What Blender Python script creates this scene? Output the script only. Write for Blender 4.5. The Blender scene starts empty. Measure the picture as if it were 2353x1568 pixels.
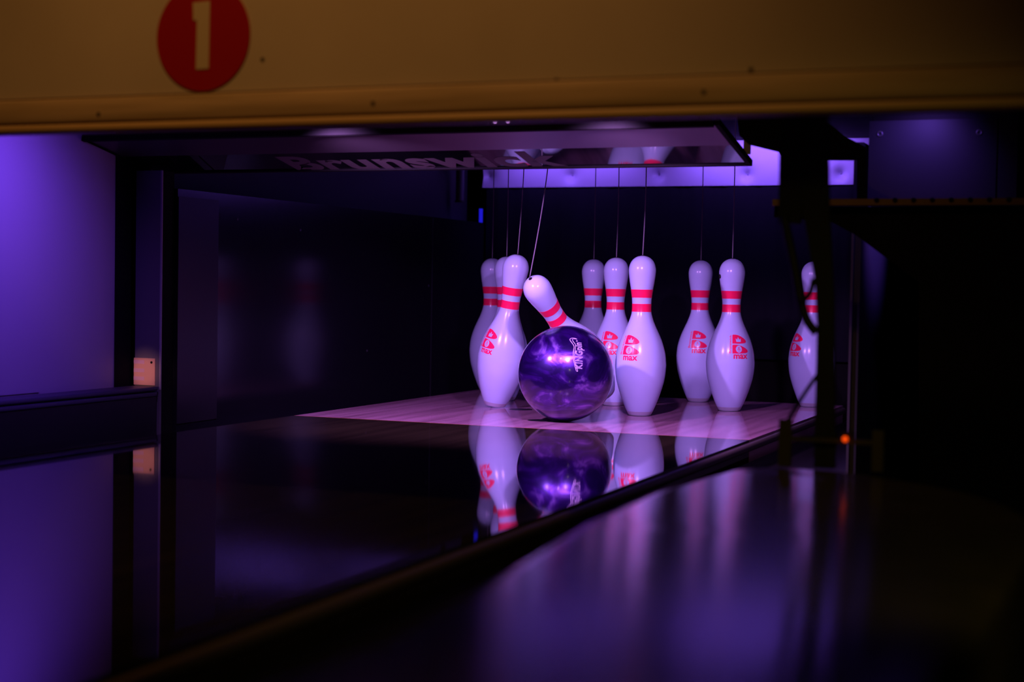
import bpy, bmesh, math, random
from mathutils import Vector, Matrix, Quaternion

random.seed(7)
scene = bpy.context.scene
COL = scene.collection
CM = 0.01
R = math.radians


def V(x, y, z):
    """centimetres to metres"""
    return Vector((x * CM, y * CM, z * CM))


# ------------------------------------------------------------------ camera
cam_d = bpy.data.cameras.new('camera')
cam = bpy.data.objects.new('camera', cam_d)
COL.objects.link(cam)
scene.camera = cam
cr = Vector((0.92678745, 0.37520771, 0.0168581))
cu = Vector((-0.02899304, 0.02671959, 0.99922243))
cw = Vector((-0.37446552, 0.92655558, -0.03564179))
m = Matrix.Identity(4)
for i in range(3):
    m[i][0], m[i][1], m[i][2] = cr[i], cu[i], -cw[i]
m.translation = V(125.562, -328.642, 30.454)
cam.matrix_world = m
cam_d.sensor_width = 36.0
cam_d.sensor_fit = 'HORIZONTAL'
cam_d.lens = 3573.8 / 2353 * 36
cam_d.clip_start = 0.02
cam_d.dof.use_dof = True
cam_d.dof.focus_distance = 3.66
cam_d.dof.aperture_fstop = 3.6

# ------------------------------------------------------------------ world, colour
w = bpy.data.worlds.new('dark_hall')
scene.world = w
w.use_nodes = True
bg = w.node_tree.nodes['Background']
bg.inputs[0].default_value = (0.5, 0.5, 0.7, 1)
bg.inputs[1].default_value = 0.0015
scene.view_settings.view_transform = 'Standard'
scene.view_settings.look = 'None'
scene.view_settings.exposure = 0.0
scene.view_settings.gamma = 1.0
scene.view_settings.use_curve_mapping = False
scene.cycles.use_denoising = True
scene.cycles.max_bounces = 8
scene.cycles.sample_clamp_indirect = 4.0


# ------------------------------------------------------------------ lights
def light(name, kind, loc, energy, color, target=None, size=0.02, cone=90, blend=0.5, size_y=None):
    d = bpy.data.lights.new(name, kind)
    d.energy = energy
    d.color = color
    if kind == 'AREA':
        d.shape = 'RECTANGLE'
        d.size = size
        d.size_y = size_y or size
    else:
        d.shadow_soft_size = size
    if kind == 'SPOT':
        d.spot_size = R(cone)
        d.spot_blend = blend
    o = bpy.data.objects.new(name, d)
    COL.objects.link(o)
    o.location = V(*loc)
    if target:
        dv = V(*target) - V(*loc)
        o.rotation_euler = dv.to_track_quat('-Z', 'Y').to_euler()
    return o


VIOLET = (0.69, 0.28, 1.0)
# the two lamps over the pins, hanging at the front edge of the sloping sign board
light('pin_lamp_light', 'SPOT', (-24, -67, 59.8), 51, VIOLET, (-13, 0, -3), 0.018, 104, 1.0)
light('pin_lamp_light', 'SPOT', (36, -67, 59.8), 51, VIOLET, (25, 0, -3), 0.018, 104, 1.0)
# black-light lamp washing the left wall in front of the pins
light('wall_lamp_light', 'SPOT', (-46, -92, 64), 14, (0.20, 0.06, 1.0), (-84, -90, 36), 0.03, 110, 1.0)
# black light over the pit, washing the cushion at the back
light('pit_lamp_light', 'AREA', (-46, 135, 75.5), 0.85, (0.27, 0.115, 1.0), (-46, 145, 63), 0.45, size_y=0.04)
light('pit_lamp_light', 'AREA', (18, 135, 75.5), 1.45, (0.27, 0.115, 1.0), (18, 145, 63), 0.5, size_y=0.04)
# black light of the neighbouring lane
light('side_lamp_light', 'SPOT', (88, -47, 64), 0.7, (0.25, 0.1, 1.0), (86, -36, 54), 0.02, 120, 1.0)
light('side_lamp_light', 'SPOT', (97, -20, 48), 2.2, (0.25, 0.1, 1.0), (77, -20, 43), 0.01, 80, 0.8)
# warm hall lamp above the approach, then two added warm fill spots
light('hall_and_fill_light', 'SPOT', (26, -236, 197), 30, (1.0, 0.47, 0.15), (22, -155, 52), 0.05, 66, 1.0)
light('hall_and_fill_light', 'SPOT', (150, -262, 72), 4.0, (1.0, 0.70, 0.16), (105, -190, 8), 0.05, 64, 0.6)  # added fill that warms the right cap, post and sensor
light('hall_and_fill_light', 'SPOT', (-30, -430, 46), 240, (1.0, 0.42, 0.30), (-80, -38, 9.9), 0.02, 1.35, 0.5)  # added narrow beam that brightens the reflector sticker

# ------------------------------------------------------------------ materials
MATS = {}


def mat(name, color=(0.5, 0.5, 0.5), rough=0.5, metal=0.0, spec=0.5, ior=1.5, coat=0.0, coat_rough=0.05, emit=None, emit_s=0.0):
    if name in MATS:
        return MATS[name]
    mt = bpy.data.materials.new(name)
    mt.use_nodes = True
    b = mt.node_tree.nodes['Principled BSDF']
    b.inputs['Base Color'].default_value = (*color, 1)
    b.inputs['Roughness'].default_value = rough
    b.inputs['Metallic'].default_value = metal
    b.inputs['Specular IOR Level'].default_value = spec
    b.inputs['IOR'].default_value = ior
    b.inputs['Coat Weight'].default_value = coat
    b.inputs['Coat Roughness'].default_value = coat_rough
    if emit:
        b.inputs['Emission Color'].default_value = (*emit, 1)
        b.inputs['Emission Strength'].default_value = emit_s
    MATS[name] = mt
    return mt


def noise_color(mt, c1, c2, scale=(1, 1, 1), nscale=8.0, detail=6.0, lo=0.35, hi=0.65, distortion=0.0, bump=0.0, rough_to=None):
    """two colours mixed by stretched noise in object space"""
    nt = mt.node_tree
    b = nt.nodes['Principled BSDF']
    tc = nt.nodes.new('ShaderNodeTexCoord')
    mp = nt.nodes.new('ShaderNodeMapping')
    mp.inputs['Scale'].default_value = scale
    nz = nt.nodes.new('ShaderNodeTexNoise')
    nz.inputs['Scale'].default_value = nscale
    nz.inputs['Detail'].default_value = detail
    nz.inputs['Distortion'].default_value = distortion
    rp = nt.nodes.new('ShaderNodeValToRGB')
    rp.color_ramp.elements[0].position = lo
    rp.color_ramp.elements[0].color = (*c1, 1)
    rp.color_ramp.elements[1].position = hi
    rp.color_ramp.elements[1].color = (*c2, 1)
    nt.links.new(tc.outputs['Object'], mp.inputs['Vector'])
    nt.links.new(mp.outputs[0], nz.inputs['Vector'])
    nt.links.new(nz.outputs['Fac'], rp.inputs[0])
    nt.links.new(rp.outputs[0], b.inputs['Base Color'])
    if bump:
        bp = nt.nodes.new('ShaderNodeBump')
        bp.inputs['Strength'].default_value = bump
        bp.inputs['Distance'].default_value = 0.002
        nt.links.new(nz.outputs['Fac'], bp.inputs['Height'])
        nt.links.new(bp.outputs[0], b.inputs['Normal'])
    return rp, nz, mp


black = mat('black_paint', (0.006, 0.006, 0.007), 0.55)
black_matte = mat('black_matte', (0.004, 0.004, 0.005), 0.9, spec=0.2)
M_floor = mat('dark_concrete', (0.01, 0.01, 0.011), 0.9, spec=0.2)
noise_color(M_floor, (0.006, 0.006, 0.007), (0.014, 0.014, 0.014), nscale=5)
M_wall = mat('dark_wall', (0.008, 0.008, 0.01), 0.9, spec=0.2)
noise_color(M_wall, (0.006, 0.006, 0.008), (0.01, 0.01, 0.012), nscale=3)

M_lane = mat('lane_finish', (0.02, 0.016, 0.009), 0.035, ior=1.52)
noise_color(M_lane, (0.016, 0.013, 0.007), (0.026, 0.021, 0.011), (40, 1.2, 1), 1.0, 4)
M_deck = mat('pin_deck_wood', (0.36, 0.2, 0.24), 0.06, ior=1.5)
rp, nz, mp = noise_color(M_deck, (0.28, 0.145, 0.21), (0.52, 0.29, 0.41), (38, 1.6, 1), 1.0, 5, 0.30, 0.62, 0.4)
M_seam = mat('seam_brown', (0.32, 0.13, 0.05), 0.3)
M_mould = mat('edge_moulding_metal', (0.16, 0.13, 0.12), 0.35, metal=0.6)
M_spot = mat('pin_spot_rubber', (0.012, 0.01, 0.012), 0.25)
M_gutter = mat('gutter_plastic', (0.005, 0.005, 0.006), 0.5)
M_cap = mat('cap_laminate', (0.035, 0.03, 0.02), 0.15, ior=1.27, spec=0.2)
noise_color(M_cap, (0.03, 0.028, 0.018), (0.042, 0.038, 0.026), (3, 3, 3), 6.0, 8)
M_capleft = mat('left_cap_plastic', (0.05, 0.05, 0.075), 0.5)
M_scratch = mat('scratched_laminate', (0.7, 0.65, 0.7), 0.25, metal=0.9)

M_pin = mat('pin_plastic', (0.50, 0.64, 0.88), 0.22, ior=1.46)
noise_color(M_pin, (0.47, 0.60, 0.84), (0.52, 0.66, 0.90), (1, 1, 1), 9.0, 6, 0.25, 0.6)
M_pinbase = mat('pin_base_nylon', (0.40, 0.42, 0.50), 0.45)
M_red = mat('fluorescent_red_print', (1.0, 0.012, 0.10), 0.3, ior=1.4)
M_hole = mat('hole_dark', (0.003, 0.003, 0.003), 0.9)
M_cord = mat('white_cord', (0.20, 0.18, 0.22), 0.8)

M_ballmark = mat('ball_engraving', (0.62, 0.5, 0.78), 0.6)
M_ball = mat('pearl_urethane', (0.1, 0.02, 0.4), 0.2, ior=1.55, coat=1.0, coat_rough=0.13)
rp, nz, mp = noise_color(M_ball, (0.014, 0.0008, 0.09), (0.48, 0.25, 1.0), (1.0, 1.0, 1.8), 10.0, 14.0, 0.43, 0.80, 2.1)
e = rp.color_ramp.elements.new(0.56)
e.color = (0.05, 0.004, 0.24, 1)
M_ball.node_tree.nodes['Principled BSDF'].inputs['Metallic'].default_value = 0.7
M_ball.node_tree.nodes['Principled BSDF'].inputs['Roughness'].default_value = 0.36

M_mask = mat('cream_laminate', (0.62, 0.50, 0.31), 0.6)
noise_color(M_mask, (0.58, 0.46, 0.28), (0.66, 0.53, 0.33), (1, 1, 1), 5.0, 8, 0.3, 0.7)
M_trim = mat('pine_trim', (0.62, 0.42, 0.2), 0.55)
noise_color(M_trim, (0.50, 0.34, 0.15), (0.68, 0.47, 0.23), (2.5, 20, 45), 2.0, 7, 0.3, 0.65)
M_bead = mat('bead_wood', (0.60, 0.38, 0.14), 0.5)
M_groove = mat('groove_shadow_gap', (0.10, 0.05, 0.02), 0.8)
M_disc = mat('red_vinyl', (0.45, 0.004, 0.004), 0.45)
M_num = mat('cream_vinyl', (0.66, 0.52, 0.28), 0.5)
M_nail = mat('nail_dark', (0.05, 0.03, 0.015), 0.6)

M_satin = mat('satin_black_metal', (0.13, 0.11, 0.13), 0.42, metal=0.7)
M_gloss = mat('gloss_black_acrylic', (0.006, 0.006, 0.007), 0.04, ior=1.75)
M_letter = mat('grey_lettering', (0.11, 0.095, 0.09), 0.7)
M_leftwall = mat('left_wall_paint', (0.40, 0.36, 0.42), 0.55)
M_kick = mat('kickback_phenolic', (0.009, 0.008, 0.015), 0.17, ior=1.62)
M_kickpanel = mat('kickback_front_panel', (0.016, 0.014, 0.022), 0.35)
M_post = mat('post_paint', (0.15, 0.14, 0.18), 0.5)
M_postedge = mat('post_edge_strip', (0.42, 0.40, 0.46), 0.5)
M_postblack = mat('frame_post_black', (0.012, 0.012, 0.009), 0.6)
M_upper = mat('upper_wall_panel', (0.018, 0.016, 0.026), 0.6)
M_curtain = mat('pit_curtain_cloth', (0.03, 0.03, 0.045), 0.9, spec=0.2)
noise_color(M_curtain, (0.0045, 0.0045, 0.009), (0.0065, 0.0065, 0.012), (1, 1, 0.6), 12, 6)
M_cushion = mat('white_vinyl_cushion', (0.52, 0.50, 0.62), 0.42)
M_button = mat('vinyl_button', (0.30, 0.28, 0.38), 0.5)
M_led = mat('blue_led', (0.01, 0.01, 0.1), 0.4, emit=(0.02, 0.015, 1.0), emit_s=0.55)
M_reflector = mat('reflector_tape', (0.85, 0.50, 0.36), 0.35)
M_reflector_band = mat('reflector_tape_pale', (0.80, 0.52, 0.62), 0.35)
M_rail = mat('dusty_rail', (0.25, 0.17, 0.03), 0.8)
M_side = mat('side_housing_paint', (0.05, 0.05, 0.07), 0.5)
M_ring = mat('screw_zinc', (0.5, 0.5, 0.55), 0.35, metal=0.8)
M_olive = mat('olive_bracket', (0.07, 0.055, 0.014), 0.7)
M_orange = mat('orange_led', (0.4, 0.03, 0.0), 0.4, emit=(1.0, 0.07, 0.004), emit_s=0.95)
M_lens = mat('lamp_lens', (0.8, 0.7, 0.9), 0.3, emit=(0.70, 0.34, 1.0), emit_s=0.4)
M_bracket = mat('bare_bracket', (0.6, 0.55, 0.65), 0.5)
M_cable = mat('black_cable', (0.008, 0.008, 0.008), 0.6)


# ------------------------------------------------------------------ building helpers
def link(name, me, material, parent=None):
    me.materials.clear()
    me.materials.append(material)
    o = bpy.data.objects.new(name, me)
    COL.objects.link(o)
    if parent is not None:
        o.parent = parent
    return o


def mesh_from_bm(name, bm, smooth=False, angle=None):
    bmesh.ops.recalc_face_normals(bm, faces=bm.faces)
    me = bpy.data.meshes.new(name)
    bm.to_mesh(me)
    bm.free()
    if smooth:
        for p in me.polygons:
            p.use_smooth = True
        if angle is not None:
            me.set_sharp_from_angle(angle=R(angle))
    return me


def obj(name, bm, material, parent=None, smooth=False, angle=None):
    return link(name, mesh_from_bm(name, bm, smooth, angle), material, parent)


def empty(name, loc=(0, 0, 0)):
    o = bpy.data.objects.new(name, None)
    COL.objects.link(o)
    o.location = V(*loc)
    o.empty_display_size = 0.02
    return o


def tag(o, label, cat, group=None, kind=None):
    o['label'] = label
    o['category'] = cat
    if group:
        o['group'] = group
    if kind:
        o['kind'] = kind
    return o


def struct(o):
    o['kind'] = 'structure'
    return o


def box(bm, x0, x1, y0, y1, z0, z1, bevel=0.0, seg=2):
    r = bmesh.ops.create_cube(bm, size=1.0)
    vs = r['verts']
    for v in vs:
        v.co = Vector(((x0 + x1) / 2 + v.co.x * (x1 - x0), (y0 + y1) / 2 + v.co.y * (y1 - y0), (z0 + z1) / 2 + v.co.z * (z1 - z0))) * CM
    if bevel:
        es = list({e for v in vs for e in v.link_edges})
        bmesh.ops.bevel(bm, geom=es, offset=bevel * CM, segments=seg, affect='EDGES', profile=0.5)
    return bm


def B(*a, **k):
    return box(bmesh.new(), *a, **k)


def prism(bm, pts, d0, d1, axis='y'):
    """polygon pts=(a,b) extruded along an axis from d0 to d1 (cm)"""
    def P(a, b, d):
        return {'y': V(a, d, b), 'x': V(d, a, b), 'z': V(a, b, d)}[axis]
    lo = [bm.verts.new(P(a, b, d0)) for a, b in pts]
    hi = [bm.verts.new(P(a, b, d1)) for a, b in pts]
    n = len(pts)
    bm.faces.new(lo)
    bm.faces.new(hi)
    for i in range(n):
        j = (i + 1) % n
        bm.faces.new((lo[i], lo[j], hi[j], hi[i]))
    return bm


def cyl(bm, c0, c1, r0, r1=None, seg=20, caps=True):
    """cylinder or cone between two points (cm)"""
    r1 = r0 if r1 is None else r1
    a, b = V(*c0), V(*c1)
    d = (b - a).normalized()
    up = Vector((0, 0, 1)) if abs(d.z) < 0.9 else Vector((1, 0, 0))
    s = d.cross(up).normalized()
    t = d.cross(s)
    A, Bv = [], []
    for i in range(seg):
        an = 2 * math.pi * i / seg
        o = s * math.cos(an) + t * math.sin(an)
        A.append(bm.verts.new(a + o * r0 * CM))
        Bv.append(bm.verts.new(b + o * r1 * CM))
    for i in range(seg):
        j = (i + 1) % seg
        bm.faces.new((A[i], A[j], Bv[j], Bv[i]))
    if caps:
        bm.faces.new(A)
        bm.faces.new(Bv)
    return bm


def catmull(pts, n=8):
    out = []
    P = [Vector(p) for p in pts]
    P = [P[0] * 2 - P[1]] + P + [P[-1] * 2 - P[-2]]
    for i in range(1, len(P) - 2):
        for k in range(n):
            t = k / n
            a, b, c, d = P[i - 1], P[i], P[i + 1], P[i + 2]
            out.append(0.5 * ((2 * b) + (c - a) * t + (2 * a - 5 * b + 4 * c - d) * t * t + (3 * b - a - 3 * c + d) * t ** 3))
    out.append(P[-2])
    return out


def tube(bm, pts, r, seg=8, smooth=8):
    """round tube through points (cm)"""
    path = catmull(pts, smooth) if len(pts) > 2 else [Vector(p) for p in pts]
    rings = []
    prev = None
    for i, p in enumerate(path):
        d = (path[min(i + 1, len(path) - 1)] - path[max(i - 1, 0)]).normalized()
        if prev is None:
            up = Vector((0, 0, 1)) if abs(d.z) < 0.9 else Vector((1, 0, 0))
            s = d.cross(up).normalized()
        else:
            s = (prev - d * prev.dot(d)).normalized()
        prev = s
        t = d.cross(s)
        rings.append([bm.verts.new((p + (s * math.cos(2 * math.pi * k / seg) + t * math.sin(2 * math.pi * k / seg)) * r) * CM) for k in range(seg)])
    for a, b in zip(rings[:-1], rings[1:]):
        for k in range(seg):
            j = (k + 1) % seg
            bm.faces.new((a[k], a[j], b[j], b[k]))
    bm.faces.new(rings[0])
    bm.faces.new(rings[-1])
    return bm


def lathe(bm, prof, seg=64):
    """prof = [(z, r)] in cm, around Z"""
    rings = []
    for z, r in prof:
        if r < 1e-6:
            rings.append([bm.verts.new(V(0, 0, z))])
        else:
            rings.append([bm.verts.new(V(r * math.cos(2 * math.pi * k / seg), r * math.sin(2 * math.pi * k / seg), z)) for k in range(seg)])
    for a, b in zip(rings[:-1], rings[1:]):
        for k in range(seg):
            j = (k + 1) % seg
            if len(a) == 1:
                bm.faces.new((a[0], b[k], b[j]))
            elif len(b) == 1:
                bm.faces.new((a[k], a[j], b[0]))
            else:
                bm.faces.new((a[k], a[j], b[j], b[k]))
    return bm


def flat_fill(loops):
    """filled flat mesh (with holes) from closed outlines, as a bmesh; units as given"""
    cu_ = bpy.data.curves.new('tmp', 'CURVE')
    cu_.dimensions = '2D'
    cu_.fill_mode = 'BOTH'
    for lp in loops:
        sp = cu_.splines.new('POLY')
        sp.points.add(len(lp) - 1)
        for i, (x, y) in enumerate(lp):
            sp.points[i].co = (x, y, 0, 1)
        sp.use_cyclic_u = True
    return curve_bm(cu_)


def curve_bm(cu_):
    o = bpy.data.objects.new('tmp', cu_)
    COL.objects.link(o)
    dg = bpy.context.evaluated_depsgraph_get()
    me = bpy.data.meshes.new_from_object(o.evaluated_get(dg))
    bm = bmesh.new()
    bm.from_mesh(me)
    bpy.data.objects.remove(o)
    bpy.data.meshes.remove(me)
    bpy.data.curves.remove(cu_)
    return bm


def text_curve(body, offset=0.0, fill=True, bevel=0.0, spacing=1.0):
    c = bpy.data.curves.new('tmp', 'FONT')
    c.body = body
    c.size = 1.0
    c.offset = offset
    c.space_character = spacing
    c.resolution_u = 6
    if not fill:
        c.fill_mode = 'NONE'
        c.bevel_depth = bevel
        c.bevel_resolution = 1
    return c


def fit(bm, x0, x1, y0, y1, axes=(0, 1)):
    """scale and move a flat bmesh so that it fills a rectangle"""
    xs = [v.co[axes[0]] for v in bm.verts]
    ys = [v.co[axes[1]] for v in bm.verts]
    sx = (x1 - x0) / (max(xs) - min(xs))
    sy = (y1 - y0) / (max(ys) - min(ys))
    mx, my = min(xs), min(ys)
    for v in bm.verts:
        v.co = Vector((x0 + (v.co.x - mx) * sx, y0 + (v.co.y - my) * sy, v.co.z * (sx + sy) / 2))
    return bm


def merge(dst, src):
    me = bpy.data.meshes.new('tmp')
    src.to_mesh(me)
    src.free()
    dst.from_mesh(me)
    bpy.data.meshes.remove(me)
    return dst


def slice_bm(bm, step):
    """cut a flat mesh into cells so that it can follow a curved surface"""
    for ax in (0, 1):
        lo = min(v.co[ax] for v in bm.verts)
        hi = max(v.co[ax] for v in bm.verts)
        n = Vector((1, 0, 0)) if ax == 0 else Vector((0, 1, 0))
        k = lo + step
        while k < hi:
            bmesh.ops.bisect_plane(bm, geom=bm.verts[:] + bm.edges[:] + bm.faces[:], plane_co=n * k, plane_no=n, dist=1e-6)
            k += step
    return bm


def circle(cx, cy, rx, ry, n=40, a0=0.0, a1=2 * math.pi):
    return [(cx + rx * math.cos(a0 + (a1 - a0) * i / n), cy + ry * math.sin(a0 + (a1 - a0) * i / n)) for i in range(n)]


# ------------------------------------------------------------------ the setting
struct(obj('floor', B(-260, 420, -520, 330, -25, -20), M_floor))
struct(obj('ceiling', B(-260, 420, -520, 330, 300, 305), M_wall))
struct(obj('wall_back', B(-260, 420, 320, 330, -20, 300), M_wall))
struct(obj('wall_left', B(-260, -250, -520, 320, -20, 300), M_wall))
struct(obj('wall_right', B(410, 420, -520, 320, -20, 300), M_wall))

# ------------------------------------------------------------------ lane with pin deck
HW = 52.7
lane = tag(empty('bowling_lane', (0, -120, 0)), 'glossy dark bowling lane ending in a pale pin deck under the pins', 'bowling lane')
OFF = -V(0, -120, 0)


def under(parent, o):
    """parent o keeping its world place"""
    o.parent = parent
    o.matrix_parent_inverse = Matrix.Translation(parent.location).inverted()
    return o


under(lane, obj('lane_surface', B(-HW, HW, -460, -19.4, -9, 0), M_lane))
pd = under(lane, obj('pin_deck', B(-HW, HW, -18.9, 87.6, -9, 0), M_deck))
pd['label'] = 'pale wooden pin deck lit violet'
under(lane, obj('deck_seam', B(-HW, HW, -19.4, -18.9, -9, 0.0), M_seam))
# rail moulding under both lane edges
for s in (1, -1):
    bm = bmesh.new()
    pts = [(s * (HW + 0.02), -0.5)] + [(s * (HW + 0.9 * math.sin(a)), -1.4 + 0.9 * math.cos(a)) for a in [R(t) for t in range(15, 166, 15)]] + [(s * (HW + 0.02), -2.4)]
    prism(bm, pts, -460, 87.5, 'y')
    under(lane, obj('edge_moulding', bm, M_mould, smooth=True, angle=40))
S = 30.48
SPOT = {1: (0, 0), 2: (-S / 2, S * .866), 3: (S / 2, S * .866), 4: (-S, 2 * S * .866), 5: (0, 2 * S * .866), 6: (S, 2 * S * .866),
        7: (-1.5 * S, 3 * S * .866), 8: (-S / 2, 3 * S * .866), 9: (S / 2, 3 * S * .866), 10: (1.5 * S, 3 * S * .866)}
for k, (x, y) in SPOT.items():
    under(lane, obj('pin_spot', cyl(bmesh.new(), (x, y, 0.0), (x, y, 0.03), 2.9, seg=32), M_spot))

# ------------------------------------------------------------------ gutters
def gutter(x0, x1, name, label):
    bm = bmesh.new()
    n = 14
    pts = []
    c, hw = (x0 + x1) / 2, (x1 - x0) / 2
    for i in range(n + 1):
        a = math.pi * i / n
        pts.append((c - hw * math.cos(a), -4.0 - 5.0 * math.sin(a)))
    for i in range(n, -1, -1):
        a = math.pi * i / n
        pts.append((c - (hw) * math.cos(a), -4.8 - 5.4 * math.sin(a)))
    prism(bm, pts, -460, 86, 'y')
    return tag(obj(name, bm, M_gutter, smooth=True, angle=50), label, 'gutter')


gutter(HW + 1.2, 75.2, 'gutter', 'black channel gutter along the right edge of the lane')
gutter(-74.8, -HW - 1.2, 'gutter', 'black channel gutter along the left edge of the lane')

# ------------------------------------------------------------------ right division cap
def cap_outline(x0, x1, yfar, ynear, r, n=10):
    pts = [(x0 + 16, ynear), (x0 + 13.5, -260), (x0 + 8.6, -229), (x0 + 4.4, -204), (x0 + 1.0, -172)]
    for i in range(n + 1):
        a = math.pi - (math.pi / 2) * i / n
        pts.append((x0 + r + r * math.cos(a), yfar - r + r * math.sin(a)))
    r2 = (x1 - x0) - r
    ry = 62
    for i in range(1, n * 2 + 1):
        a = math.pi / 2 - (math.pi / 2) * i / (n * 2)
        pts.append((x0 + r + r2 * math.cos(a), yfar - ry + ry * math.sin(a)))
    pts.append((x1, ynear))
    return pts


def cap_rise(y):
    d = max(0.0, -138 - y)
    return 0.042 * d


cap = tag(empty('division_cap', (97, -250, -20)), 'broad glossy black division cap with a rounded far end, right of the lane', 'lane divider')
bm = prism(bmesh.new(), cap_outline(77.5, 118, -130, -460, 8), 5.4, 7.6, 'z')
for yy in range(-450, -132, 6):
    bmesh.ops.bisect_plane(bm, geom=bm.verts[:] + bm.edges[:] + bm.faces[:], plane_co=(0, yy * CM, 0), plane_no=(0, 1, 0), dist=1e-6)
top_e = [e for e in bm.edges if all(abs(v.co.z - 7.6 * CM) < 1e-6 for v in e.verts)]
bmesh.ops.bevel(bm, geom=top_e, offset=1.1 * CM, segments=5, affect='EDGES', profile=0.6)
for v in bm.verts:                                   # gentle rise towards the player
    if v.co.z > 0.062:
        v.co.z += cap_rise(v.co.y * 100) * CM
under(cap, obj('cap_top', bm, M_cap, smooth=True, angle=30))
under(cap, obj('cap_base', prism(bmesh.new(), cap_outline(78.5, 117, -131, -460, 8), -20, 5.4, 'z'), black))
def on_cap(x, y):
    return (x, y, 7.6 + cap_rise(y) + 0.01)


sc_ = under(cap, obj('scratch', tube(bmesh.new(), [on_cap(88.4, -229.3), on_cap(92.0, -237.2), on_cap(96.6, -247.0), on_cap(101.2, -256.6)], 0.05), M_scratch, smooth=True))
sc_['label'] = 'thin pale scratch'

# ------------------------------------------------------------------ left division cap, post, reflector
lc = tag(empty('division_cap', (-79, -100, -20)), 'low dark division cap with a grooved edge, under the violet wall at left', 'lane divider')
bm = B(-82.5, -75.9, -330, -38.9, 5.75, 6.75, bevel=0.35, seg=3)
under(lc, obj('cap_top', bm, M_capleft, smooth=True, angle=40))
bm = B(-82.5, -76.0, -330, -39.0, 4.5, 5.6, bevel=0.3, seg=3)
under(lc, obj('cap_lip', bm, M_capleft, smooth=True, angle=40))
under(lc, obj('cap_base', B(-82, -76.2, -330, -39.2, -20, 4.5), black))
under(lc, obj('cap_spacer', B(-82, -76.4, -330, -39.6, 5.6, 5.75), black_matte))

post = tag(empty('kickback_post', (-79, -36, -20)), 'dark upright post at the front end of the left side wall', 'post')
under(post, obj('post_body', B(-82.8, -76.2, -38, -37.3, -20, 54.6), M_post))
under(post, obj('post_core', B(-82.8, -76.2, -37.3, -33, -20, 54.6), black_matte))
under(post, obj('corner_strip', B(-76.2, -75.8, -38.2, -37.9, 6, 54.6), M_postedge))

bm = bmesh.new()
refl = tag(empty('reflector_sticker', (-80, -38.1, 6.8)), 'small pale orange reflector sticker on the foot of the left post', 'reflector')
under(refl, obj('backing', B(-82.9, -77.3, -38.25, -38.02, 6.9, 12.9), M_reflector))
for z0 in (7.9, 9.7, 11.6):
    under(refl, obj('pale_band', B(-82.9, -80.1, -38.3, -38.25, z0, z0 + 0.85), M_reflector_band))
under(refl, obj('pin_hole', cyl(bmesh.new(), (-78.2, -38.34, 12.0), (-78.2, -38.2, 12.0), 0.28, seg=14), M_hole))

# left wall panel
lw = tag(empty('partition', (-86, -100, -20)), 'tall smooth wall panel washed in violet light, far left beside the lane', 'wall panel')
under(lw, obj('panel', B(-88, -84, -151, -44, -20, 66), M_leftwall))
under(lw, obj('front_sheet', B(-84.0, -83.8, -151, -69.2, 6.9, 66), M_leftwall))
under(lw, obj('dark_end', B(-88, -83.7, -44, -38.4, -20, 66), black_matte))  # black strip at the far end of the wall panel

# ------------------------------------------------------------------ left kickback
kb = tag(empty('kickback', (-77, 50, -20)), 'dark glossy side wall left of the pins, showing two blurred pin reflections', 'side wall')
under(kb, obj('kick_plate', B(-77.5, -75.3, -32.9, 142, -20, 50.9), M_kick))
under(kb, obj('front_plate', B(-75.3, -75.1, -32.8, -16.5, -2, 49.2), M_kickpanel))
under(kb, obj('panel_joint', B(-75.3, -75.24, 102.2, 102.6, -6, 50.6), M_upper))
for y, z in ((-8, 45.2), (22, 43.8), (100, 30), (-26, 12), (60, 11.5)):
    under(kb, obj('screw_head', cyl(bmesh.new(), (-75.3, y, z), (-75.2, y, z), 0.32, seg=12), M_side))
tag(obj('partition', B(-84.5, -82.8, -32.5, 145, 50, 74), M_upper), 'dim blue panel set back above the left side wall', 'wall panel')
cl = tag(empty('pipe_stub', (-78.5, 131, 66)), 'short blue-grey pipe stub hanging left of the white cushion strip', 'pipe')
under(cl, obj('stub', cyl(bmesh.new(), (-79.2, 131, 57.6), (-79.2, 131, 73.8), 1.35, seg=20), M_side, smooth=True, angle=40))
under(cl, obj('collar', cyl(bmesh.new(), (-79.2, 131, 57.0), (-79.2, 131, 57.6), 1.6, seg=20), black))

tag(obj('led_strip', B(-77.6, -76.7, 143.2, 144.2, 41.4, 55.6), M_led), 'thin vertical blue light strip in the back left corner of the pit', 'light strip')

# ------------------------------------------------------------------ back of the pit
bm = bmesh.new()
nx, nz_ = 150, 8
zs = [9.0 + (62.2 - 9.0) * k / nz_ for k in range(nz_ + 1)]
front = []
for i in range(nx + 1):
    x = -76 + 150 * i / nx
    y = 145.4 + 0.18 * math.sin(x * 0.55) + 0.1 * math.sin(x * 1.7 + 1)
    front.append([bm.verts.new(V(x, y, z)) for z in zs])
for i in range(nx):
    for k in range(nz_):
        bm.faces.new((front[i][k], front[i + 1][k], front[i + 1][k + 1], front[i][k + 1]))
r = bmesh.ops.extrude_face_region(bm, geom=bm.faces[:])
for v in [g for g in r['geom'] if isinstance(g, bmesh.types.BMVert)]:
    v.co.y += 0.8 * CM
tag(obj('pit_curtain', bm, M_curtain, smooth=True, angle=50), 'dark blue-black curtain hanging behind the pins', 'curtain')

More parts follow.
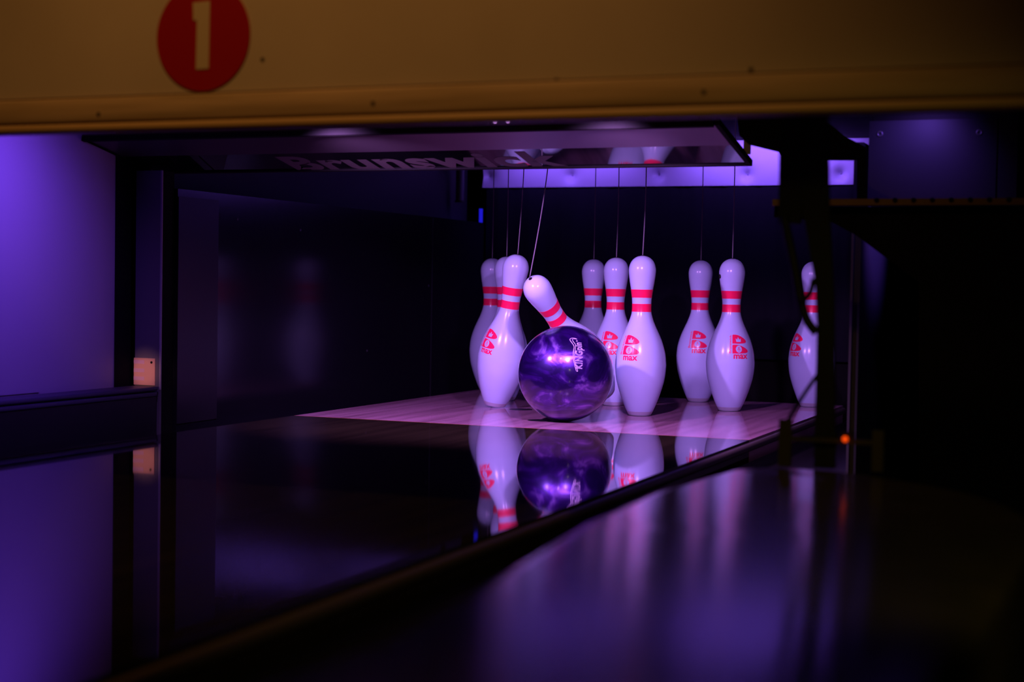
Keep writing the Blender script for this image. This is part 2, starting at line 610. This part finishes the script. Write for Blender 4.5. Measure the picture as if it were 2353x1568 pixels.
cu_e = tag(empty('pit_cushion', (0, 147, 62)), 'white buttoned vinyl strip glowing violet above the back curtain', 'cushion')
DIMP = [(-75.6, 66.5), (-46.6, 66.5), (-17.4, 66.4), (11.2, 66.1), (40.0, 66.1), (68.6, 66.1)]
bm = bmesh.new()
x0, x1, z0, z1 = -77.4, 75, 62.6, 76.5
NX, NZ = 305, 28
g = []
for i in range(NX + 1):
    col_ = []
    for k in range(NZ + 1):
        x = x0 + (x1 - x0) * i / NX
        z = z0 + (z1 - z0) * k / NZ
        dep = 0
        for dx, dz in DIMP:
            d = math.hypot(x - dx, z - dz)
            dep += 3.0 * math.exp(-(d / 1.6) ** 1.05)
        col_.append(bm.verts.new(V(x, 145.0 + dep, z)))
    g.append(col_)
for i in range(NX):
    for k in range(NZ):
        bm.faces.new((g[i][k], g[i + 1][k], g[i + 1][k + 1], g[i][k + 1]))
r = bmesh.ops.extrude_face_region(bm, geom=bm.faces[:])
for v in [q for q in r['geom'] if isinstance(q, bmesh.types.BMVert)]:
    v.co.y = 148.95 * CM
under(cu_e, obj('cushion_cover', bm, M_cushion, smooth=True, angle=50))
for dx, dz in DIMP:
    bm = bmesh.new()
    bmesh.ops.create_uvsphere(bm, u_segments=14, v_segments=8, radius=0.32 * CM)
    for v in bm.verts:
        v.co.y *= 0.5
        v.co += V(dx, 147.4, dz)
    under(cu_e, obj('button', bm, M_button, smooth=True))
tag(obj('pit_back_board', B(-77, 75, 149, 151, -20, 76), black_matte), 'black board closing the pit behind the curtain', 'board')

# ------------------------------------------------------------------ pinsetter overhead with string deck
ps = tag(empty('pinsetter_deck', (0, 60, 77)), 'black overhead deck of the machine from which the pin strings hang', 'machine')
bm = B(-82, 76, -6, 144, 76.6, 84)
under(ps, obj('deck_plate', bm, black_matte))
for k, (x, y) in SPOT.items():
    under(ps, obj('string_guide', cyl(bmesh.new(), (x, y, 75.2), (x, y, 76.6), 1.6, seg=16), black))

# ------------------------------------------------------------------ sign board (sloping plate) behind the mask
def PL(x, y, off=0.0):
    """point on the underside of the sloping sign board; off = cm below it"""
    n = Vector((0, -0.2008, -0.9796))
    return V(x, y, 54.9 - (y + 30) * 0.205) + n * off * CM


def plate_box(bm, x0, x1, y0, y1, o0, o1):
    vs = [[bm.verts.new(PL(x, y, o)) for x, y in ((x0, y0), (x1, y0), (x1, y1), (x0, y1))] for o in (o0, o1)]
    bm.faces.new(vs[0])
    bm.faces.new(vs[1])
    for i in range(4):
        j = (i + 1) % 4
        bm.faces.new((vs[0][i], vs[0][j], vs[1][j], vs[1][i]))
    return bm


sb = tag(empty('sign_board', (-15, -46, 64)), 'sloping black sign board with grey lettering hanging above the pin deck', 'sign board')
XL, XR = -83.5, 53.6
YS = -42.3
under(sb, obj('sign_panel', plate_box(bmesh.new(), XL, XR, YS, -30.2, 0, -0.5), M_gloss))
under(sb, obj('upper_plate', plate_box(bmesh.new(), XL, XR, -55.5, YS, 0.02, -0.5), M_satin))
under(sb, obj('bottom_trim', plate_box(bmesh.new(), XL, XR + 0.9, -30.2, -29.4, 0.3, -0.9), black_matte))
for x0, x1 in ((XR, XR + 0.9), (XL - 0.9, XL)):
    under(sb, obj('side_trim', plate_box(bmesh.new(), x0, x1, -55.5, -30.2, 0.3, -0.9), black_matte))
bm = curve_bm(text_curve('Brunswick', offset=0.036, spacing=1.06))
fit(bm, 0, 63.0, 0, 1)
bb = [v.co.copy() for v in bm.verts]
for v in bm.verts:
    s = v.co.x
    t = v.co.y * 10.6
    yb = -29.6 - 0.7 * s / 63.0
    v.co = PL(-46.2 + s, yb - t, 0.03)
lt = under(sb, obj('lettering', bm, M_letter))
lt['label'] = 'grey lettering on the sloping board'
under(sb, obj('lamp_shade_strip', plate_box(bmesh.new(), XL, XR, -56.4, -55.5, 0.75, -0.6), black_matte))  # added strip that keeps lamp light off the upper plate
under(sb, obj('bulb_holder', prism(bmesh.new(), [(-59, 62.0), (-55.6, 60.8), (-55.6, 62.6), (-59, 62.6)], 10.5, 16.2, 'x'), black))
under(sb, obj('hanger_bracket', B(53.9, 55.2, -34.5, -33.9, 56.4, 59.9), M_bracket))

# ------------------------------------------------------------------ lamps
def pin_lamp(x, label):
    t = tag(empty('pin_lamp', (x, -67, 62)), label, 'lamp', 'lamps over the pins')
    under(t, obj('housing', B(x - 5, x + 5, -69.2, -64.8, 61.4, 63.8, bevel=0.4), black, smooth=True, angle=40))
    under(t, obj('lens', B(x - 3, x + 3, -68.4, -65.6, 61.2, 61.4), M_lens))
    under(t, obj('hanger', B(x - 0.6, x + 0.6, -67.4, -66.6, 63.8, 90), black))
    return t


pin_lamp(-24, 'small black pin lamp at the front edge of the sign board, left half')
pin_lamp(36, 'small black pin lamp at the front edge of the sign board, right half')
for px_, lab in ((12.0, 'left of two tiny glowing bulbs under the mask edge'), (14.6, 'right of two tiny glowing bulbs under the mask edge')):
    t = tag(empty('pilot_bulb', (px_, -58, 61.2)), lab, 'bulb', 'pilot bulbs at the top of the sign board')
    bm = bmesh.new()
    bmesh.ops.create_uvsphere(bm, u_segments=14, v_segments=10, radius=0.42 * CM)
    for v in bm.verts:
        v.co += V(px_, -58, 61.15)
    under(t, obj('glass', bm, mat('pilot_glow', (0.6, 0.4, 0.7), 0.4, emit=(0.75, 0.32, 0.95), emit_s=1.6), smooth=True))
    under(t, obj('socket', cyl(bmesh.new(), (px_, -58, 61.5), (px_, -58, 62.0), 0.5, seg=14), black))

# ------------------------------------------------------------------ mask board with the lane number
mb = tag(empty('mask_board', (40, -154, 52)), 'cream masking board with a wooden trim across the top, in front of the pins', 'board')
under(mb, obj('face_panel', B(-130, 200, -154.9, -152.5, 54.4, 110), M_mask))
bm = B(-130, 200, -155.4, -152.5, 51.55, 54.75, bevel=0.25)
under(mb, obj('trim_plank', bm, M_trim, smooth=True, angle=40))
under(mb, obj('groove', B(-130, 200, -155.1, -152.5, 51.3, 51.55), M_groove))
under(mb, obj('groove', B(-130, 200, -154.98, -154.9, 54.75, 54.95), M_groove))
bm = B(-130, 200, -155.5, -152.5, 50.15, 51.3, bevel=0.4, seg=3)
under(mb, obj('bead', bm, M_bead, smooth=True, angle=40))
for x, z in ((-4.8, 52.5), (36.4, 52.8), (78.6, 52.9), (60.5, 54.9), (83.9, 55.3), (20.2, 58.9)):
    fy = -155.4 if z < 54.7 else -154.9
    under(mb, obj('nail', cyl(bmesh.new(), (x, fy - 0.06, z), (x, fy + 0.3, z), 0.28, seg=12), M_nail))

nd = tag(empty('number_sign', (11.2, -154.9, 62.3)), 'red lane number disc with a cream figure on the masking board', 'sign')
bm = prism(bmesh.new(), circle(11.25, 62.25, 7.12, 7.12, 72), -155.06, -154.93, 'y')
under(nd, obj('disc', bm, M_disc))
num = [(9.75, 66.65), (12.35, 66.75), (12.25, 58.0), (10.3, 57.95), (10.4, 64.3), (9.85, 64.35)]
nm = under(nd, obj('numeral', prism(bmesh.new(), num, -155.14, -155.06, 'y'), M_num))
nm['label'] = 'cream number 1'

# ------------------------------------------------------------------ right-hand machinery
fp = tag(empty('frame_post', (89, -127, 7.6)), 'black machine post standing at the end of the right division cap', 'post')
under(fp, obj('upright', prism(bmesh.new(), [(86.9, 7.62), (89.6, 7.62), (89.4, 14), (88.9, 30), (88.0, 42), (87.4, 58), (84.0, 58), (84.6, 41), (85.6, 36.2), (86.5, 31.5), (86.9, 26)], -128.2, -127.2, 'y'), M_postblack))
under(fp, obj('upright_foot', prism(bmesh.new(), [(87.9, 7.62), (89.4, 7.62), (90.0, 12), (89.2, 12.5)], -128.5, -128.25, 'y'), M_postblack))
under(fp, obj('bracket_block', prism(bmesh.new(), [(81.5, 39.2), (84.3, 39.0), (84.6, 41), (84.6, 58), (82.2, 58), (81.4, 49.0)], -128.0, -127.0, 'y'), M_postblack))
tag(obj('cable', tube(bmesh.new(), [(82.4, -128.8, 40), (82.7, -128.8, 38.6), (83.75, -129, 34.4), (84.65, -129.1, 30.2), (85.6, -129, 26.9), (87.0, -128.8, 25.0)], 0.6), M_cable, smooth=True),
    'thick black cable sagging along the left side of the machine post', 'cable')
tag(obj('cable', tube(bmesh.new(), [(87.2, -128.9, 19.6), (86.2, -129.2, 18.0), (84.9, -129.2, 15.9), (83.6, -129, 13.6), (83.2, -129.0, 12.2)], 0.26), M_cable, smooth=True),
    'thin black cable crossing in front of the rightmost pin', 'cable')
tag(obj('cable', tube(bmesh.new(), [(86.6, -129.6, 32.0), (86.3, -129.9, 30.3), (85.6, -129.9, 29.4), (84.9, -129.9, 28.8)], 0.35), M_cable, smooth=True),
    'short black cable loop crossing the neck of the rightmost pin', 'cable')

sn = tag(empty('ball_sensor', (89, -131.5, 7.7)), 'small olive sensor bracket with an orange light at the foot of the machine post', 'sensor')
under(sn, obj('upright', B(82.7, 84.3, -130.4, -129.6, 7.75, 13.8), M_olive))
under(sn, obj('upright', B(94.6, 96.0, -130.4, -129.6, 7.75, 13.0), M_olive))
under(sn, obj('crossbar', B(84.3, 94.6, -130.3, -129.8, 11.1, 11.7), M_olive))
bm = bmesh.new()
bmesh.ops.create_uvsphere(bm, u_segments=16, v_segments=10, radius=0.38 * CM)
for v in bm.verts:
    v.co += V(91.3, -130.9, 11.75)
ol = under(sn, obj('indicator_light', bm, M_orange, smooth=True))
ol['label'] = 'glowing orange indicator light'
under(sn, obj('sensor_eye', B(90.6, 92.2, -130.5, -129.7, 11.7, 12.6), black))

sp = tag(empty('side_plate', (65, -47, 64)), 'black machine side plate above the right end of the sign board', 'machine plate')
pts = [(56.0, 62.6), (70.7, 62.2), (75.5, 58.2), (79.5, 56.0), (79.8, 45.9), (78.1, 46.0), (77.9, 53.8), (72.1, 53.9), (64.6, 54.0), (63.8, 55.5), (58.3, 56.9), (56.5, 58.6)]
under(sp, obj('plate', prism(bmesh.new(), pts, -48.6, -47.4, 'y'), black_matte))

gd = tag(empty('machine_guard', (95, -60, 0)), 'large black machine guard right of the post with a perforated dusty rail on top', 'machine guard')
pts = [(65.8, 45.0), (140, 44.6), (140, -3), (91.6, -3), (90.7, 32.2), (89.9, 32.8), (79.9, 40.1), (75.4, 42.5), (65.8, 43.1)]
under(gd, obj('guard_plate', prism(bmesh.new(), pts, -60, -58.6, 'y'), black_matte))
under(gd, obj('rail', B(65.8, 140, -61.6, -58.4, 45.05, 46.15), M_rail))
for k in range(9):
    x = 83.6 + 3.05 * k
    under(gd, obj('rail_hole', cyl(bmesh.new(), (x, -61.72, 45.9), (x, -61.5, 45.9), 0.42, seg=12), M_hole))
under(gd, obj('guard_foot', B(92, 140, -60, -58.6, -20, -3), black_matte))

sh = tag(empty('side_housing', (88, -35, 55)), 'dark blue machine housing with two ring screws at the upper right', 'machine housing')
under(sh, obj('housing_panel', B(77.9, 100.6, -36, -30, 46.4, 62.0), M_side))
under(sh, obj('edge_flange', B(100.9, 104.2, -36, -30, 46.4, 68), M_side))
under(sh, obj('top_flange', B(77.9, 104.2, -32, -30, 62.0, 68), black))
for x, z in ((79.9, 59.6), (97.5, 59.5)):
    bm = bmesh.new()
    seg, ss = 20, 8
    rings = []
    for i in range(seg):
        a = 2 * math.pi * i / seg
        rings.append([bm.verts.new(V(x + (0.42 + 0.14 * math.cos(2 * math.pi * k / ss)) * math.cos(a), -36.1 + 0.14 * math.sin(2 * math.pi * k / ss), z + (0.42 + 0.14 * math.cos(2 * math.pi * k / ss)) * math.sin(a))) for k in range(ss)])
    for i in range(seg):
        for k in range(ss):
            bm.faces.new((rings[i][k], rings[(i + 1) % seg][k], rings[(i + 1) % seg][(k + 1) % ss], rings[i][(k + 1) % ss]))
    under(sh, obj('ring_screw', bm, M_ring, smooth=True))

kr = tag(empty('kickback', (76, 50, -20)), 'dark side wall right of the pins with a bright front edge, behind the machine post', 'side wall')
under(kr, obj('kick_plate', B(75.5, 77.2, -37.6, 142, -20, 58), M_side))
under(kr, obj('front_edge', B(75.5, 75.95, -38.2, -37.6, -12, 42.5), mat('kick_edge_lit', (0.12, 0.11, 0.15), 0.5)))  # lamplight on the edge put into its paler colour


# ------------------------------------------------------------------ bowling pins
PROF = [(0, 2.58), (0.5, 2.86), (1.9, 3.55), (3.8, 4.30), (5.72, 4.97), (8.5, 5.72), (11.43, 6.05), (13.2, 5.99), (14.92, 5.78), (16.7, 5.33), (18.42, 4.72),
        (20.2, 3.93), (21.91, 3.16), (23.81, 2.51), (25.4, 2.29), (27.62, 2.34), (29.85, 2.62), (32.0, 2.97), (34.29, 3.23), (35.6, 3.10), (36.7, 2.62), (37.4, 1.95), (37.85, 1.15), (38.1, 0.0)]
FINE = [(p.x, max(p.y, 0)) for p in catmull([(z, r, 0) for z, r in PROF], 4)]
FINE[-1] = (38.1, 0.0)


def prad(z):
    for (za, ra), (zb, rb) in zip(FINE[:-1], FINE[1:]):
        if za <= z <= zb:
            return ra + (rb - ra) * (z - za) / max(zb - za, 1e-9)
    return 0.0


def ring_band(z0, z1, off, n=6, seg=64):
    prof = [(z0, prad(z0) - 0.02)] + [(z0 + (z1 - z0) * i / n, prad(z0 + (z1 - z0) * i / n) + off) for i in range(n + 1)] + [(z1, prad(z1) - 0.02)]
    return lathe(bmesh.new(), prof, seg)


pin_body_me = mesh_from_bm('pin_body', lathe(bmesh.new(), [(0.0, 0.0)] + FINE), True, 60)
stripe_me = [mesh_from_bm('neck_stripe', ring_band(a, b, 0.02), True, 50) for a, b in ((24.7, 26.6), (28.05, 30.0))]
basering_me = mesh_from_bm('base_ring', ring_band(0.05, 1.0, 0.015, 4), True, 50)
hole_me = mesh_from_bm('string_hole', cyl(bmesh.new(), (0, 0, 37.9), (0, 0, 38.16), 0.42, seg=16))
side_hole_me = mesh_from_bm('side_hole', cyl(bmesh.new(), (2.6, 0, 33.6), (3.27, 0, 33.6), 0.55, seg=16))

# the crowned letter mark with its small words
def lobe(t0, t1):
    h = t1 - t0
    p = [(0.0, t0), (0.0, t1 - 0.25), (0.08, t1 - 0.06), (0.3, t1)]
    for s, q in ((0.9, 1.0), (1.5, 0.965), (2.1, 0.89), (2.7, 0.78), (3.2, 0.655), (3.6, 0.525), (3.87, 0.40), (3.97, 0.29), (3.9, 0.185), (3.65, 0.105), (3.2, 0.05), (2.4, 0.015), (1.2, 0.0)):
        p.append((s, t0 + h * q))
    return p


u0, u1 = 3.75, 5.95
l0, l1 = 1.33, 3.5
crown = [(1.05, u0 + 0.42), (0.85, u0 + 1.28), (1.32, u0 + 1.0), (1.62, u0 + 1.68), (1.92, u0 + 1.0), (2.42, u0 + 1.28), (2.25, u0 + 0.42)]
em = flat_fill([lobe(u0, u1), crown])
em2 = flat_fill([lobe(l0, l1), circle(1.55, l0 + 1.08, 0.76, 0.86, 32)])
merge(em, em2)
merge(em, flat_fill([[(1.2, l0 + 0.92), (1.9, l0 + 0.92), (1.9, l0 + 1.06), (1.2, l0 + 1.06)]]))
merge(em, flat_fill([[(1.34, l0 + 1.22), (1.76, l0 + 1.22), (1.55, l0 + 1.72)]]))
merge(em, flat_fill([[(1.36, l0 + 0.55), (1.74, l0 + 0.55), (1.74, l0 + 0.7), (1.36, l0 + 0.7)]]))
tx = curve_bm(text_curve('max', offset=0.03))
merge(em, fit(tx, 0.25, 3.7, 0.0, 1.12))
tx = curve_bm(text_curve('Brunswick', offset=0.02))
fit(tx, 0, 4.55, 0, 0.52)
for v in tx.verts:
    v.co = Vector((-0.28 - v.co.y, 1.38 + v.co.x, 0))
merge(em, tx)
slice_bm(em, 0.4)
for v in em.verts:
    z = 13.25 + v.co.y
    a = (v.co.x - 1.9) / 5.35
    rr = prad(z) + 0.022
    v.co = V(rr * math.cos(a), rr * math.sin(a), z)
emblem_me = mesh_from_bm('emblem', em)
bmx = bmesh.new()
bmx.from_mesh(emblem_me)
for f in bmx.faces:
    c = f.calc_center_median()
    if f.normal.dot(Vector((c.x, c.y, 0))) < 0:
        f.normal_flip()
bmx.to_mesh(emblem_me)
bmx.free()

def make_pin():
    root = empty('bowling_pin')
    body = link('pin_body', pin_body_me, M_pin, root)
    for me in stripe_me:
        s_ = link('neck_stripe', me, M_red, root)
        s_['label'] = 'fluorescent red neck stripe'
    link('emblem', emblem_me, M_red, root)['label'] = 'red crowned emblem'
    link('base_ring', basering_me, M_pinbase, root)
    link('string_hole', hole_me, M_hole, root)
    return root


def copy_pin(src):
    r_ = src.copy()
    COL.objects.link(r_)
    for ch in list(src.children):
        c = ch.copy()
        c.parent = r_
        COL.objects.link(c)
    return r_


def pose(root, base, top=None, az=0.0):
    """base (cm) and top (cm) of the pin axis; az = heading of the emblem in degrees"""
    root.rotation_mode = 'QUATERNION'
    q0 = Quaternion((0, 0, 1), R(az))
    if top is not None:
        d = (Vector(top) - Vector(base)).normalized()
        q0 = Vector((0, 0, 1)).rotation_difference(d) @ q0
    root.rotation_quaternion = q0
    root.location = V(*base)


Zs = 0.035
PINS = [
    # spot, base, top, emblem heading, label
    (3, (*SPOT[3], Zs), None, -99, 'white bowling pin nearest the camera, standing just right of the purple ball'),
    (1, (6.2, 27.2, 5.0), (-4.0, 2.3, 32.2), 100, 'white bowling pin knocked over backwards behind the purple ball, head tipped left'),
    (2, (-23.2, 28.7, 0.62), (-16.8, 26.4, 38.0), -113, 'white bowling pin leaning just left of the purple ball, front of the left trio'),
    (4, (*SPOT[4], Zs), None, 60, 'white bowling pin in the middle of the left trio, mostly hidden'),
    (5, (*SPOT[5], Zs), None, -85, 'white bowling pin second in the middle row of three, half behind the ball'),
    (6, (*SPOT[6], Zs), None, -51, 'white bowling pin in front of the pair right of the middle, mark turned right'),
    (7, (*SPOT[7], Zs), None, 80, 'white bowling pin at the back left of the left trio'),
    (8, (*SPOT[8], Zs), None, 70, 'white bowling pin farthest back of the middle row, above the ball'),
    (9, (*SPOT[9], Zs), None, -76, 'white bowling pin at the back of the pair right of the middle'),
    (10, (*SPOT[10], Zs), None, -130, 'white bowling pin alone at the far right, partly hidden by the black post'),
]
proto = make_pin()
tops = {}
for i, (k, base, top, az, lab) in enumerate(PINS):
    p = proto if i == 0 else copy_pin(proto)
    pose(p, base, top, az)
    tag(p, lab, 'bowling pin', 'bowling pins on the pin deck')
    if k in (6, 8):
        hl = link('side_hole', side_hole_me, M_hole, p)
        hl.rotation_euler = (0, 0, R((-72.7 - 74 if k == 6 else -72.7 + 74) - az))
    tops[k] = Vector(top) if top else Vector((base[0], base[1], 38.1 + Zs))

# strings
SL = {1: 'pin string slanting up from the tipped pin behind the ball', 2: 'pin string above the leaning pin left of the ball',
      3: 'pin string above the nearest pin right of the ball', 4: 'pin string above the middle pin of the left trio',
      5: 'pin string above the second pin of the middle row', 6: 'pin string above the front pin of the right pair',
      7: 'leftmost of the pin strings, above the back pin of the left trio', 8: 'pin string above the farthest pin of the middle row',
      9: 'pin string above the back pin of the right pair', 10: 'pin string above the lone pin at far right behind the post'}
SAG = {1: 1.6, 2: 0.7, 3: 0.9, 5: 0.5}
for k in SPOT:
    t = tops[k]
    x, y = SPOT[k]
    if k == 1:
        x, y = 2.6, -1.0
    a = Vector((t.x, t.y, t.z - 0.05))
    b = Vector((x, y, 75.6))
    sg = SAG.get(k, 0.15)
    if k == 1:
        a = Vector((t.x - 0.06, t.y - 0.14, t.z + 0.10))
    pts = [a + (b - a) * f + Vector((0.93, 0.37, 0)) * sg * math.sin(math.pi * f) * 0.5 for f in (0, 0.2, 0.4, 0.6, 0.8, 1)]
    tag(obj('pin_string', tube(bmesh.new(), [tuple(p) for p in pts], 0.13, 8, 6), M_cord, smooth=True), SL[k], 'string', 'strings of the bowling pins')

# ------------------------------------------------------------------ the ball
BR = 10.8
BC = (5.7, 0.7, 10.83)
ball = empty('bowling_ball', (BC[0], BC[1], 0))
tag(ball, 'purple pearl bowling ball with pale engraved lettering hitting the front pins', 'bowling ball')
bm = bmesh.new()
bmesh.ops.create_uvsphere(bm, u_segments=96, v_segments=64, radius=BR * CM)
shell = obj('ball_shell', bm, M_ball, ball, smooth=True)
shell.location = V(0, 0, BC[2])
shell.rotation_euler = (R(20), R(-15), R(35))

back = -cw
nn = (cr * 0.245 + cu * 0.40).copy()
nn = (nn + back * math.sqrt(1 - nn.length_squared)).normalized()
upd = (cu + cr * 0.10)
read = (upd - nn * upd.dot(nn)).normalized()          # reading direction: upwards
left = nn.cross(read).normalized()
if left.dot(cr) > 0:
    left = -left                                      # letter tops point to the left


def on_ball(s, t, h):
    p = nn * BR + read * s + left * t
    p.normalize()
    return p * (BR + h) * CM + V(0, 0, BC[2])


bm = curve_bm(text_curve('KINGpin', fill=False, bevel=0.028, spacing=1.08))
fit(bm, -3.3, 3.3, -1.25, 0.95)
for v in bm.verts:
    v.co = on_ball(v.co.x, v.co.y, max(-0.02, min(0.03, v.co.z)))
mk = obj('lettering', bm, M_ballmark, ball)
mk['label'] = 'pale outlined lettering'
# double swoosh beside the word and its dot
bm = bmesh.new()


def ball_tube(bm, st, r):
    pts = []
    for s, t, _ in catmull([(s, t, 0) for s, t in st], 8):
        p = on_ball(s, t, 0.0) / CM
        pts.append(tuple(p))
    return tube(bm, pts, r, 6, 1)


ball_tube(bm, [(4.35, 0.25), (4.7, 0.9), (4.6, 1.7), (4.0, 2.0), (3.0, 1.55), (2.0, 1.15), (0.6, 1.35), (-1.0, 1.4), (-2.6, 1.05), (-3.9, 0.65)], 0.075)
ball_tube(bm, [(4.35, 0.25), (4.45, 0.9), (4.2, 1.4), (3.4, 1.2), (2.6, 0.8), (1.6, 0.85), (0.2, 1.05), (-1.4, 1.1), (-2.8, 0.7), (-3.9, 0.3), (-3.95, 0.65)], 0.06)
mk = obj('swoosh', bm, M_ballmark, ball, smooth=True)
bm = bmesh.new()
bmesh.ops.create_uvsphere(bm, u_segments=12, v_segments=8, radius=0.2 * CM)
cdot = on_ball(3.75, 0.35, -0.1)
for v in bm.verts:
    v.co += cdot
obj('dot', bm, M_ballmark, ball, smooth=True)
